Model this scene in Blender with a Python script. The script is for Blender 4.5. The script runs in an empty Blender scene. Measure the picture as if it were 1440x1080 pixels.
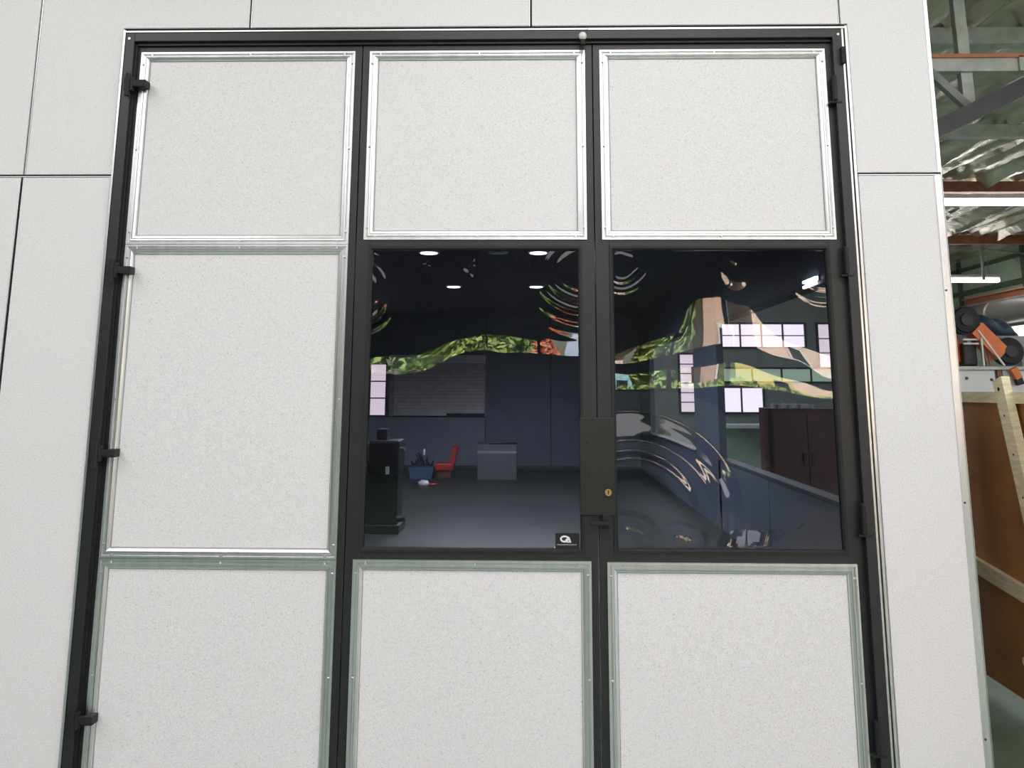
import bpy, bmesh, math, random
import numpy as np
from mathutils import Vector, Matrix
random.seed(7); rng = np.random.default_rng(7)
sc = bpy.context.scene
C = sc.collection

# ---------------------------------------------------------------- camera
F, CY = 1300.0, 294.15                       # focal length and optical centre (photo is a crop of a taller frame)
th, ps, ro = 0.193843, -0.0254218, 0.00339313
fw = Vector((math.sin(ps)*math.cos(th), math.cos(ps)*math.cos(th), math.sin(th)))
r0 = Vector((math.cos(ps), -math.sin(ps), 0)); u0 = r0.cross(fw)
rt = r0*math.cos(ro) + u0*math.sin(ro); up = -r0*math.sin(ro) + u0*math.cos(ro)
cam = bpy.data.cameras.new('camera'); co = bpy.data.objects.new('camera', cam); C.objects.link(co)
m = Matrix((rt, up, -fw)).transposed().to_4x4(); m.translation = (0, -3.6, 1.5)
co.matrix_world = m
cam.sensor_fit = 'HORIZONTAL'; cam.sensor_width = 36; cam.lens = F*36/1440
cam.shift_y = -(540-CY)/1440
cam.clip_end = 300
sc.camera = co

# ---------------------------------------------------------------- world, sun, exposure
w = bpy.data.worlds.new('world'); sc.world = w; w.use_nodes = True
nt = w.node_tree; nt.nodes.clear()
o_ = nt.nodes.new('ShaderNodeOutputWorld'); b_ = nt.nodes.new('ShaderNodeBackground')
sk = nt.nodes.new('ShaderNodeTexSky'); sk.sky_type = 'NISHITA'; sk.sun_disc = False
sk.sun_elevation = math.radians(52); sk.sun_rotation = 0.0; sk.altitude = 50; sk.air_density = 1.2; sk.dust_density = 2.5
nt.links.new(sk.outputs[0], b_.inputs[0]); b_.inputs[1].default_value = 0.9
nt.links.new(b_.outputs[0], o_.inputs[0])
sl = bpy.data.lights.new('sun', 'SUN'); sl.energy = 60; sl.angle = 0.01; sl.color = (1, .95, .86)
so = bpy.data.objects.new('sun', sl); C.objects.link(so)
so.rotation_euler = (math.radians(-38), math.radians(8), 0); so.location = (0, 10, 20)
ROOF_GLOW = 2.65                                # glow of the added roof sheets
TUBE = 9.0                                    # glow of the fluorescent battens
sc.view_settings.view_transform = 'Standard'; sc.view_settings.look = 'None'
sc.view_settings.gamma = 1; sc.view_settings.use_curve_mapping = False
sc.view_settings.exposure = 0.0
sc.cycles.use_denoising = True
sc.cycles.max_bounces = 8; sc.cycles.transparent_max_bounces = 16

# ---------------------------------------------------------------- materials
def mat(name, col=(.5,.5,.5), rough=.5, metal=0, noise=None, bump=None, emit=None, spec=.5, speck=None):
    M = bpy.data.materials.new(name); M.use_nodes = True
    n = M.node_tree.nodes; L = M.node_tree.links; p = n['Principled BSDF']
    p.inputs['Base Color'].default_value = (*col, 1); p.inputs['Roughness'].default_value = rough
    p.inputs['Metallic'].default_value = metal; p.inputs['Specular IOR Level'].default_value = spec
    tc = n.new('ShaderNodeTexCoord')
    last = None
    if noise:                                  # (scale, amount, detail[, stretch])
        mp = n.new('ShaderNodeMapping'); L.new(tc.outputs['Object'], mp.inputs[0])
        if len(noise) > 3: mp.inputs['Scale'].default_value = noise[3]
        t = n.new('ShaderNodeTexNoise'); t.inputs['Scale'].default_value = noise[0]; t.inputs['Detail'].default_value = noise[2]
        L.new(mp.outputs[0], t.inputs['Vector'])
        cr = n.new('ShaderNodeValToRGB'); a = noise[1]
        cr.color_ramp.elements[0].position = .3; cr.color_ramp.elements[1].position = .7
        cr.color_ramp.elements[0].color = (*[max(0, c*(1-a)) for c in col], 1)
        cr.color_ramp.elements[1].color = (*[min(1, c*(1+a)) for c in col], 1)
        L.new(t.outputs['Fac'], cr.inputs[0]); last = cr.outputs[0]
    if speck:                                  # (scale, threshold, colour, amount): small dark flecks
        v = n.new('ShaderNodeTexNoise'); v.inputs['Scale'].default_value = speck[0]; v.inputs['Detail'].default_value = 3
        L.new(tc.outputs['Object'], v.inputs['Vector'])
        r = n.new('ShaderNodeMapRange'); r.inputs[1].default_value = speck[1]; r.inputs[2].default_value = speck[1]-.08
        r.inputs[3].default_value = 0; r.inputs[4].default_value = speck[3]
        L.new(v.outputs['Fac'], r.inputs[0])
        mx = n.new('ShaderNodeMix'); mx.data_type = 'RGBA'
        L.new(r.outputs[0], mx.inputs[0])
        if last: L.new(last, mx.inputs[6])
        else: mx.inputs[6].default_value = (*col, 1)
        mx.inputs[7].default_value = (*speck[2], 1); last = mx.outputs[2]
    if last: L.new(last, p.inputs['Base Color'])
    if bump:
        t2 = n.new('ShaderNodeTexNoise'); t2.inputs['Scale'].default_value = bump[0]; t2.inputs['Detail'].default_value = 3
        L.new(tc.outputs['Object'], t2.inputs['Vector'])
        bm_ = n.new('ShaderNodeBump'); bm_.inputs['Strength'].default_value = bump[1]; bm_.inputs['Distance'].default_value = bump[2]
        L.new(t2.outputs['Fac'], bm_.inputs['Height']); L.new(bm_.outputs[0], p.inputs['Normal'])
    if emit:
        p.inputs['Emission Color'].default_value = (*emit[0], 1); p.inputs['Emission Strength'].default_value = emit[1]
    return M
PANEL = mat('speckled_white_panel', (.785,.765,.785), .42, 0, (230,.13,4), (420,.12,.0006), spec=.35, speck=(150,.38,(.36,.36,.35),.42))
ALU = mat('mill_aluminium', (.80,.80,.82), .30, 1, (40,.06,3,(1,1,.1)))
TRIM = mat('silver_trim', (.78,.78,.80), .28, 1)
BLACK = mat('black_powder_coat', (.018,.0175,.021), .36, 0, (30,.15,3), (300,.05,.0004), spec=.55)
GASKET = mat('black_gasket', (.008,.008,.009), .6)
BACK = mat('dark_cavity', (.012,.012,.012), .8)
BRASS = mat('brass', (.75,.5,.22), .25, 1)
KNOB = mat('white_plastic', (.75,.75,.70), .35)
RUB = mat('dark_rubber', (.017,.017,.019), .55, spec=.3)
WHITE = mat('white_paint', (.78,.78,.8), .4)
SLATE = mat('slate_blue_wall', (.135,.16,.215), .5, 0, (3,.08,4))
SLATE_SHADE = mat('slate_blue_shaded', (.075,.09,.13), .5, 0, (3,.08,4))  # darker copy of the slate; shade of the right wall put into colour
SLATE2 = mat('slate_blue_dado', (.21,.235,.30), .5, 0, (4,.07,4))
HFLOOR = mat('dark_concrete', (.026,.026,.030), .45, 0, (1.6,.35,6), (30,.1,.003))
HCEIL = mat('dark_ceiling', (.055,.062,.075), .6, 0, (2,.2,4))
SLAT = mat('shutter_steel', (.62,.57,.58), .4, .2, (6,.1,3))
FASCIA = mat('pale_fascia', (.88,.86,.85), .5)
GREENFLOOR = mat('green_epoxy_floor', (.165,.24,.187), .35, 0, (2.2,.22,7), (14,.12,.004), speck=(9,.34,(.10,.13,.11),.6))
CLAD = mat('shed_wall_sheet', (.16,.17,.18), .55, 0, (2,.15,4))
WALLF = mat('grey_green_sheet', (.34,.38,.35), .5, 0, (2,.12,4))
GREENW = mat('pale_green_sheet', (.36,.47,.36), .5, 0, (3,.12,4))
DKGREEN = mat('dark_green_trim', (.07,.11,.08), .5)
STEEL = mat('grey_painted_steel', (.30,.31,.31), .45, 0, (8,.2,4))
DKSTEEL = mat('charcoal_steel', (.055,.058,.066), .45, 0, (8,.2,4))
LTSTEEL = mat('galvanised_steel', (.52,.54,.53), .45, .2, (10,.18,4))
RUST = mat('red_oxide_paint', (.36,.13,.07), .55, 0, (10,.2,4))
OXTOP = mat('salmon_oxide', (.62,.24,.14), .55, 0, (10,.15,4))
FOIL = mat('foil_insulation', (.88,.76,.63), .27, .60, (1.6,.36,5,(2.2,.3,1)), (5,.5,.03))
DUCT = mat('duct_metal', (.32,.31,.29), .42, .5, (3,.15,4))
TIMBER = mat('pale_pine', (.84,.77,.52), .55, 0, (9,.16,5,(1,1,8)))
HARDB = mat('brown_hardboard', (.42,.19,.062), .5, 0, (3,.22,6), speck=(26,.32,(.10,.045,.02),.6))
ORANGE = mat('orange_paint', (.80,.17,.02), .35, 0, (14,.1,3))
REDP = mat('red_plastic', (.42,.03,.03), .4)
BLUEP = mat('blue_plastic', (.05,.11,.19), .45)
BLACKM = mat('black_machine_paint', (.012,.012,.014), .45)
TARP = mat('navy_tarp', (.035,.06,.11), .55, 0, (8,.3,4), (12,.5,.02))
CARTON = mat('grey_carton', (.10,.10,.115), .7)
DKRED = mat('dark_maroon_steel', (.13,.045,.04), .5, 0, (4,.2,4))
TUBEM = mat('fluorescent_diffuser', (.9,.9,.9), .4, emit=((1,.98,.96), TUBE))
ROOFGLOWM = mat('added_roof_glow', (.85,.87,.85), .4, emit=((1,.955,.985), ROOF_GLOW))
WINLIT = mat('sunlit_frosted_pane', (.8,.8,.8), .3, emit=((1,.86,.87), 2.0))
WINLIT2 = mat('bright_frosted_pane', (.8,.8,.8), .3, emit=((1,.97,.98), 2.5))
WINDIM = mat('pale_frosted_pane', (.6,.6,.6), .3, emit=((.95,.74,.74), 1.5))
WINGLOW = mat('added_lavender_glow', (.7,.7,.75), .3, emit=((.92,.86,1), 4.0))
LAMPM = mat('downlight_lens', (.9,.9,.9), .3, emit=((1,.97,1), 9))
GRASS = mat('lawn', (.20,.36,.06), .8, 0, (1.2,.3,6))
LEAF = mat('tree_leaf', (.26,.37,.13), .55, 0, (1.5,.5,4))
LEAF2 = mat('lime_leaf', (.40,.50,.16), .55, 0, (1.5,.4,4))
REDLEAF = mat('red_blossom', (.70,.27,.16), .6, 0, (5,.3,3))
BARK = mat('bark', (.12,.085,.06), .8, 0, (9,.3,5,(1,1,.2)))
PINKW = mat('pink_render', (.80,.60,.54), .7, 0, (1.2,.06,4))
TANW = mat('tan_render', (.58,.40,.32), .7, 0, (1.2,.06,4))
ROOFR = mat('terracotta_roof', (.55,.19,.13), .65, 0, (5,.15,4))
AQUA = mat('aqua_paint', (.36,.66,.70), .4)
YELLOW = mat('yellow_paint', (.80,.66,.22), .5)
PALEB = mat('pale_blue_paint', (.58,.68,.88), .4)
GLASSD = mat('dark_window_glass', (.03,.035,.045), .08)

def glass(name, tint, refl):
    M = bpy.data.materials.new(name); M.use_nodes = True; n = M.node_tree.nodes; L = M.node_tree.links; n.clear()
    o = n.new('ShaderNodeOutputMaterial'); t = n.new('ShaderNodeBsdfTransparent'); t.inputs[0].default_value = (*tint, 1)
    if refl is None: L.new(t.outputs[0], o.inputs[0]); return M
    g = n.new('ShaderNodeBsdfGlossy'); g.inputs['Roughness'].default_value = 0.0; g.inputs[0].default_value = (1,1,1,1)
    fr = n.new('ShaderNodeFresnel'); fr.inputs['IOR'].default_value = refl
    mx = n.new('ShaderNodeMixShader'); L.new(fr.outputs[0], mx.inputs[0]); L.new(t.outputs[0], mx.inputs[1]); L.new(g.outputs[0], mx.inputs[2])
    L.new(mx.outputs[0], o.inputs[0]); return M
PANE_F = glass('tinted_acrylic_front', (.59,.61,.69), 1.55)     # reflective tint film: about 11 percent reflection
PANE_B = glass('tinted_acrylic_back', (.72,.74,.80), None)

# ---------------------------------------------------------------- helpers
def link_mesh(name, bm, material, parent=None, smooth=False):
    me = bpy.data.meshes.new(name); bm.to_mesh(me); bm.free()
    for mm in (material if isinstance(material, (list, tuple)) else [material]): me.materials.append(mm)
    if smooth:
        for p in me.polygons: p.use_smooth = True
    o = bpy.data.objects.new(name, me); C.objects.link(o)
    if parent: o.parent = parent
    return o
def box(bm, x0, x1, y0, y1, z0, z1, bev=0):
    if x1 < x0: x0, x1 = x1, x0
    if y1 < y0: y0, y1 = y1, y0
    if z1 < z0: z0, z1 = z1, z0
    r = bmesh.ops.create_cube(bm, size=1)
    for v in r['verts']:
        v.co = Vector((x0+(v.co.x+.5)*(x1-x0), y0+(v.co.y+.5)*(y1-y0), z0+(v.co.z+.5)*(z1-z0)))
    if bev:
        es = list({e for v in r['verts'] for e in v.link_edges})
        bmesh.ops.bevel(bm, geom=es, offset=bev, segments=2, affect='EDGES', profile=.6)
def boxo(name, b, material, parent=None, bev=0):
    bm = bmesh.new(); box(bm, *b, bev=bev); return link_mesh(name, bm, material, parent)
def cyl(bm, a, b, r1, r2=None, n=16):
    a, b = Vector(a), Vector(b); d = b-a; r2 = r1 if r2 is None else r2
    M = Matrix.Translation((a+b)/2) @ d.to_track_quat('Z','Y').to_matrix().to_4x4()
    bmesh.ops.create_cone(bm, cap_ends=True, segments=n, radius1=r1, radius2=r2, depth=d.length, matrix=M)
def bar(bm, a, b, wd, ht, roll=Vector((0,0,1))):
    """rectangular bar from a to b, ht measured along roll"""
    a, b = Vector(a), Vector(b); d = (b-a).normalized(); s = d.cross(roll).normalized(); t = s.cross(d)
    vs = []
    for p in (a, b):
        for i, j in ((-1,-1),(1,-1),(1,1),(-1,1)): vs.append(bm.verts.new(p + s*i*wd/2 + t*j*ht/2))
    for f in ((0,1,2,3),(7,6,5,4),(0,4,5,1),(1,5,6,2),(2,6,7,3),(3,7,4,0)): bm.faces.new([vs[k] for k in f])
    bmesh.ops.recalc_face_normals(bm, faces=bm.faces)
def prism(bm, poly, y0, y1):
    """polygon in XZ extruded along Y"""
    n = len(poly); A = [bm.verts.new((x, y0, z)) for x, z in poly]; B = [bm.verts.new((x, y1, z)) for x, z in poly]
    bm.faces.new(A); bm.faces.new(B[::-1])
    for i in range(n): bm.faces.new((A[i], B[i], B[(i+1)%n], A[(i+1)%n]))
    bmesh.ops.recalc_face_normals(bm, faces=bm.faces)
def tag(o, label, cat, group=None, kind=None):
    o['label'] = label; o['category'] = cat
    if group: o['group'] = group
    if kind: o['kind'] = kind
    return o
def empty(name, loc, label, cat, group=None, kind=None):
    o = bpy.data.objects.new(name, None); C.objects.link(o); o.location = loc; o.empty_display_size = .1
    return tag(o, label, cat, group, kind)
def rel(o, parent):
    """parent o (built in world space) under an empty without moving it"""
    o.parent = parent; o.matrix_parent_inverse = Matrix.Translation(-Vector(parent.location)); return o
class T:
    """a thing: an Empty with parts built in world coordinates"""
    def __init__(s, name, loc, label, cat, group=None, kind=None): s.e = empty(name, loc, label, cat, group, kind)
    def box(s, name, b, material, bev=0, parent=None):
        o = boxo(name, b, material, None, bev); return s.put(o, parent)
    def put(s, o, parent=None):
        if parent is None: return rel(o, s.e)
        o.parent = parent; o.matrix_parent_inverse = (Matrix.Translation(Vector(s.e.location))).inverted() @ Matrix() if False else Matrix()
        return o
    def bm(s, name, bm, material, smooth=False, parent=None):
        return s.put(link_mesh(name, bm, material, None, smooth), parent)
def sub(o, parent):
    """sub-part built in the same coordinates as its part"""
    o.parent = parent; return o

# ================================================================ LARGE STRUCTURE
# ---- shed shell
tag(boxo('floor', (-12,10.2,-14.2,20.2,-.2,0), GREENFLOOR), 'green epoxy workshop floor, scuffed', 'floor', kind='structure')

def roof():
    X = np.arange(-12, 10.21, .075); Y = np.arange(-14.2, 20.3, .17)
    gx, gy = np.meshgrid(X, Y, indexing='ij')
    ph = (gx + .06*np.sin(gy*1.3)) % .62
    z = 4.55 - .07*np.exp(-((ph-.31)/.045)**2)                       # narrow battens showing through
    z += .035*np.sin(gx*5.2+.6*np.sin(gy*.9)+gy*.15) + .035*np.sin(gx*14.3+gy*.5+.8*np.sin(gy*.7)) + .016*np.sin(gx*29+gy*.9+2*np.sin(gx*2.2))
    z += rng.normal(0, .006, z.shape)
    nx, ny = gx.shape
    v = np.stack([gx, gy, z], -1).reshape(-1, 3)
    i = (np.arange(nx-1)[:,None]*ny + np.arange(ny-1)[None,:]).ravel()
    f = np.stack([i, i+1, i+ny+1, i+ny], 1)
    me = bpy.data.meshes.new('ceiling'); me.from_pydata(v.tolist(), [], f.tolist()); me.materials.append(FOIL)
    for p in me.polygons: p.use_smooth = True
    o = bpy.data.objects.new('ceiling', me); C.objects.link(o)
    md = o.modifiers.new('thick', 'SOLIDIFY'); md.thickness = .02; md.offset = 1
    return tag(o, 'crinkled silver foil insulation under the shed roof', 'ceiling', kind='structure')
ceil = roof()
for y, h, mm in ((3.80,.13,LTSTEEL),(6.68,.13,LTSTEEL),(9.66,.14,RUST),(14.5,.16,RUST),(19.0,.16,RUST),(-3.5,.13,LTSTEEL),(-7,.13,LTSTEEL),(-10.5,.13,LTSTEEL)):
    bm = bmesh.new(); box(bm, -12, 10, y-.03, y+.03, 4.36, 4.36+h); box(bm, -12, 10, y-.03, y+.10, 4.345, 4.36)
    o = link_mesh('roof_purlin', bm, mm, ceil); 
# glowing roof sheets added out of view to light the wall and right side
for x0, x1, y0, y1 in ((2.5,3.9,8,18.8),(8.2,9.6,-1,9),(-9,-6.8,-11,-1.2),(-4.5,-2.2,-11,-1.2),(-1.0,1.9,-12.5,-1.2),(3.0,5.0,-11,-1.2),(6.8,9,-11,-1.2)):
    boxo('added_glow_sheet', (x0,x1,y0,y1,4.30,4.33), ROOFGLOWM, ceil)
tag(boxo('wall_left', (-12.2,-12,-14.2,20.2,0,4.6), CLAD), 'dark sheet metal side wall of the shed, left', 'wall', kind='structure')

# far wall with a band of windows seen through the panes
def wall_far():
    t = T('wall_far', (0,20,0), 'dark far wall of the shed with bright windows', 'wall', kind='structure')
    t.box('wall_sheet', (-12,10,20,20.2,0,4.6), WALLF)
    return t
wall_far()
def window(n, x0, x1, z0, z1, Y, m, nx, nz, label, bar_=.05):
    t = T('window_%d' % n, (x0,Y,z0), label, 'window', kind='structure')
    bm = bmesh.new()
    for a in ((x0-bar_,x0,z0-bar_,z1+bar_),(x1,x1+bar_,z0-bar_,z1+bar_)): box(bm, a[0],a[1],Y-.07,Y,a[2],a[3])
    for a in ((x0,x1,z0-bar_,z0),(x0,x1,z1,z1+bar_)): box(bm, a[0],a[1],Y-.07,Y,a[2],a[3])
    t.bm('window_frame', bm, DKSTEEL)
    for i in range(1, nx):
        xx = x0+(x1-x0)*i/nx; t.box('glazing_bar', (xx-.02,xx+.02,Y-.05,Y-.012,z0,z1), DKSTEEL)
    for j in range(1, nz):
        zz = z0+(z1-z0)*j/nz; t.box('glazing_bar', (x0,x1,Y-.045,Y-.012,zz-.012,zz+.012), DKSTEEL)
    for i in range(nx):
        a = x0+(x1-x0)*i/nx; b = x0+(x1-x0)*(i+1)/nx
        t.box('window_pane', (a,b,Y-.012,Y,z0,z1), m)
window(1, 4.62, 6.75, 2.60, 3.16, 20, WINLIT, 4, 2, 'wide pinkish sunlit window high on far wall, seen through right pane')
window(2, 7.10, 7.75, 2.10, 3.16, 20, WINDIM, 1, 3, 'narrow pink window at the right end of the far wall')
window(3, 4.60, 5.64, 1.00, 1.58, 20, WINLIT, 2, 1, 'low bright window under the wide one on the far wall')
window(4, 3.62, 3.95, 1.00, 2.40, 20, WINDIM, 1, 6, 'tall narrow pink window left of the low bright one')
window(5, 3.95, 7.6, 1.75, 2.05, 20, mat('dim_green_pane', (.4,.5,.4), .3, emit=((.45,.62,.40), .8)), 5, 1, 'dim greenish strip of panes along the far wall')

# right side wall with green sheeting, duct, oxide beam
def wall_right():
    t = T('wall_right', (10,0,0), 'pale green sheeted side wall of the shed, right', 'wall', kind='structure')
    t.box('wall_sheet', (10,10.2,-14,20,0,4.6), GREENW)
    for y in (18.30, 15.4, 12.4, 9.4):
        t.box('cover_strip', (9.95,10,y-.07,y+.07,2.4,4.5), DKGREEN)
    t.box('rail', (9.93,10,-14,20,3.70,3.80), DKGREEN); t.box('rail', (9.95,10,-14,20,4.25,4.33), DKGREEN)
    t.box('rail', (9.94,10,-14,20,3.37,3.41), DKGREEN)
    return t
wall_right()
t = T('roof_beam', (9.9,10,3.42), 'red oxide beam running along the green side wall', 'beam')
t.box('web', (9.86,9.92,2,17.9,3.43,3.56), RUST); t.box('flange', (9.80,9.96,2,17.9,3.56,3.585), OXTOP); t.box('flange', (9.80,9.96,2,17.9,3.405,3.43), LTSTEEL)
bm = bmesh.new(); cyl(bm, (9.6,3,3.12), (9.6,19.5,3.12), .235, n=28)
t = T('air_duct', (9.6,10,2.9), 'fat grey duct pipe running below the oxide beam', 'duct')
t.bm('pipe', bm, DUCT, True)
for y in (4,7,10,13,16,18.6):
    bm = bmesh.new(); cyl(bm, (9.6,y-.05,3.12), (9.6,y+.05,3.12), .25, n=28); t.bm('joint_band', bm, DUCT, True)
def side_window(n, y0, y1, z0, z1, label, m=WINLIT2):
    t = T('window_%d' % n, (9.99,y0,z0), label, 'window', kind='structure')
    bm = bmesh.new()
    for a in ((y0-.06,y0,z0-.06,z1+.06),(y1,y1+.06,z0-.06,z1+.06),(y0,y1,z0-.06,z0),(y0,y1,z1,z1+.06)): box(bm, 9.93,10,a[0],a[1],a[2],a[3])
    t.bm('window_frame', bm, DKSTEEL)
    t.box('window_pane', (9.98,10,y0,y1,z0,z1), m)
side_window(6, 13.5, 16.4, 2.60, 2.85, 'bright slot window under the duct on the side wall')
side_window(7, 13.5, 16.7, 2.25, 2.42, 'second bright slot window below the first on the side wall')
for n_, y_ in ((10,-12.6),(11,-10.2),(12,-7.8),(13,-5.4)):
    side_window(n_, y_, y_+2.2, 1.3, 3.2, ['first','second','third','fourth'][n_-10]+' unseen glowing window from the back, added to the side wall to show in the right pane', WINGLOW)  # unseen glowing windows, added for the bright arc in the right pane
side_window(8, 13.5, 17.6, 1.52, 1.92, 'low bright slot window behind the orange machine')

# wall behind the camera with window openings onto the street
def wall_back():
    t = T('wall_back', (0,-14,0), 'dark wall behind the viewer with long window openings', 'wall', kind='structure')
    y0, y1 = -14.2, -14
    for b in ((-12,10,0,1.5),(-12,1.2,1.5,1.84),(6.9,10,1.5,1.84),(-12,10,1.84,2.09),(-12,-3.8,2.09,2.48),(9.6,10,2.09,2.48),(-12,10,2.48,4.6)):
        t.box('wall_sheet', (b[0],b[1],y0,y1,b[2],b[3]), CLAD)
    for x in (.08, 1.17, 2.55, 3.62):
        t.box('mullion', (x-.03,x+.03,-14.1,-13.98,2.09,2.48), DKSTEEL)
    for x in (2.55, 3.62):
        t.box('mullion', (x-.03,x+.03,-14.1,-13.98,1.5,1.84), DKSTEEL)
wall_back()
tag(boxo('trim_2', (-12,10,-13.99,-13.8,1.46,1.5), CLAD), 'long dark sill under the window openings behind the viewer', 'sill', kind='structure')

# ---- the hall behind the panelled doors
bm = bmesh.new(); box(bm, -4.5,1.56,.12,15,.002,.012); box(bm, 1.56,2.05,1.32,15,.002,.012)
tag(link_mesh('floor_hall', bm, HFLOOR), 'dark concrete floor of the hall behind the glass', 'floor', kind='structure')
bm = bmesh.new(); box(bm, -4.6,1.58,.06,15.1,3.0,3.1); box(bm, 1.58,2.13,1.30,15.1,3.0,3.1)
tag(link_mesh('ceiling_hall', bm, HCEIL), 'dark flat ceiling of the hall with downlights', 'ceiling', kind='structure')
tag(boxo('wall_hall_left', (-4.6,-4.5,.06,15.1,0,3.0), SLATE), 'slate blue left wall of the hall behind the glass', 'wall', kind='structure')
def hall_back():
    t = T('wall_hall_back', (0,15,0), 'slate blue back wall of the hall in wide panels', 'wall', kind='structure')
    for x0, x1 in ((-4.5,-3.32),(-.975,.295),(.31,1.2),(1.215,2.05)):
        t.box('wall_panel', (x0,x1,15,15.1,.0,3.0), SLATE)
    t.box('wall_panel', (-3.32,-.99,15,15.1,0,.98), SLATE2)
    t.box('wall_panel', (-3.32,-.99,15,15.1,2.2,3.0), SLATE)
    t.box('backing', (-4.5,2.05,15.1,15.14,0,3.0), BACK)
    t.box('skirting', (-4.5,2.05,14.97,15,.012,.07), DKSTEEL)
hall_back()
def hall_right():
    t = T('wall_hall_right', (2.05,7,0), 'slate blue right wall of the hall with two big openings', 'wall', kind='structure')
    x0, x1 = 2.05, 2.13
    for a, b in ((1.26,2.2),(2.21,4.9),(4.91,7.17)): t.box('wall_panel', (x0,x1,a,b,0,.75), SLATE_SHADE)
    t.box('wall_panel', (x0,x1,7.06,8.6,.0,3.0), SLATE_SHADE)
    t.box('wall_panel', (x0,x1,8.61,13.3,0,.75), SLATE_SHADE)
    t.box('wall_panel', (x0,x1,13.3,15.1,0,3.0), SLATE_SHADE); bm = bmesh.new(); bar(bm, (1.575,.13,1.5), (2.07,1.30,1.5), .03, 3.0); t.bm('wall_panel', bm, SLATE_SHADE); t.box('wall_panel', (x0,x1,1.26,1.9,.75,3.0), SLATE_SHADE)
    t.box('wall_panel', (x0,x1,1.9,7.05,2.28,3.0), SLATE_SHADE); t.box('wall_panel', (x0,x1,8.61,13.3,2.28,3.0), SLATE_SHADE)
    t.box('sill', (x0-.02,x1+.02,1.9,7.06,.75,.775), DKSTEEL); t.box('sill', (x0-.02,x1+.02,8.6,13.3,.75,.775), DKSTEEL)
    t.box('head_trim', (x0-.015,x1+.015,1.9,7.06,2.255,2.285), BLACKM); t.box('head_trim', (x0-.015,x1+.015,8.6,13.3,2.255,2.285), BLACKM)
hall_right()
t = T('trim_3', (2.14,5,0), 'white outer skin panels added on the hall side wall to bounce light onto the brown hardboard', 'cladding', kind='structure')  # white skin added so that light bounces onto the hardboard
bm = bmesh.new(); bar(bm, (1.605,.16,1.5), (2.10,1.31,1.5), .012, 3.0); t.bm('outer_panel', bm, PANEL)
for a, b in ((1.36,4.9),(4.91,7.05)): t.box('outer_panel', (2.131,2.142,a,b,0,.74), PANEL)
for a, b in ((1.36,1.88),): t.box('outer_panel', (2.131,2.142,a,b,.745,3.0), PANEL)
t.box('outer_panel', (2.131,2.142,1.9,13.3,2.30,3.0), PANEL)

# ---- the clad front wall, panels, joiners
def front():
    t = T('wall_front', (0,0,0), 'wall of white speckled composite panels around the black door frame', 'wall', kind='structure')
    Zt = 3.42
    polys = [
        [(-3.4,2.353),(-2.077,2.353),(-2.077,Zt),(-3.4,Zt)],
        [(-2.065,2.353),(-1.714,2.353),(-1.714,2.9785),(-1.190,2.9785),(-1.190,Zt),(-2.065,Zt)],
        [(-1.178,2.9785),(-.024,2.9785),(-.024,Zt),(-1.178,Zt)],
        [(-.012,2.9785),(1.243,2.9785),(1.243,Zt),(-.012,Zt)],
        [(1.2525,2.9785),(1.278,2.9785),(1.278,2.353),(1.602,2.353),(1.602,Zt),(1.2525,Zt)],
        [(1.280,.02),(1.602,.02),(1.602,2.340),(1.280,2.340)],
        [(-2.073,.02),(-1.714,.02),(-1.714,2.340),(-2.073,2.340)],
        [(-3.4,.02),(-2.085,.02),(-2.085,2.340),(-3.4,2.340)],
    ]
    for p in polys:
        bm = bmesh.new(); prism(bm, p, 0, .010)
        es = [e for e in bm.edges if all(v.co.y < .001 for v in e.verts)]
        bmesh.ops.bevel(bm, geom=es, offset=.0015, segments=1, affect='EDGES')
        t.bm('cladding_panel', bm, PANEL)
    # steel backing behind the joints, open at the door
    for b in ((-3.4,-1.70,0,Zt),(1.27,1.600,0,Zt),(-1.70,1.27,2.955,Zt)): t.box('backing', (b[0],b[1],.011,.06,b[2],b[3]), BACK)
    # joiner strips standing in the joints
    def j(x0,x1,z0,z1): t.box('joiner_strip', (x0,x1,.001,.011,z0,z1), TRIM)
    j(-2.0695,-2.0665,2.353,Zt); j(-1.1820,-1.1792,2.978,Zt); j(-.0230,-.0202,2.978,Zt)
    j(-2.0845,-2.0815,.02,2.340)
    j(-3.4,-1.714,2.3425,2.3460); j(1.280,1.602,2.3425,2.3460); j(1.2440,1.2465,2.978,Zt)
    # corner trim at the free right end, with return
    bm = bmesh.new(); box(bm, 1.576,1.604,-.004,.0,.02,2.340); box(bm, 1.602,1.606,-.004,.10,.02,Zt); box(bm, 1.592,1.604,-.003,.0,2.353,Zt)
    t.bm('corner_trim', bm, TRIM)
    for z in (1.885, .30, 1.1):
        bm = bmesh.new(); cyl(bm, (1.583,-.007,z), (1.583,-.003,z), .004, n=10); t.bm('rivet', bm, DKSTEEL)
    # silver edge trims along the door opening
    for b in ((-1.708,-1.700,.02,2.966),(1.262,1.272,.02,2.966),(1.250,1.2575,.02,2.955)):
        t.box('edge_trim', (b[0],b[1],-.012 if b[0] != 1.25 else -.006,.03,b[2],b[3]), TRIM)
    t.box('edge_trim', (-1.708,.215,-.010,.010,2.957,2.963), TRIM); t.box('edge_trim', (.218,1.262,-.010,.010,2.956,2.9635), TRIM)
    t.box('end_panel', (1.56,1.602,.03,.12,0,Zt), CLAD)
front()

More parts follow.
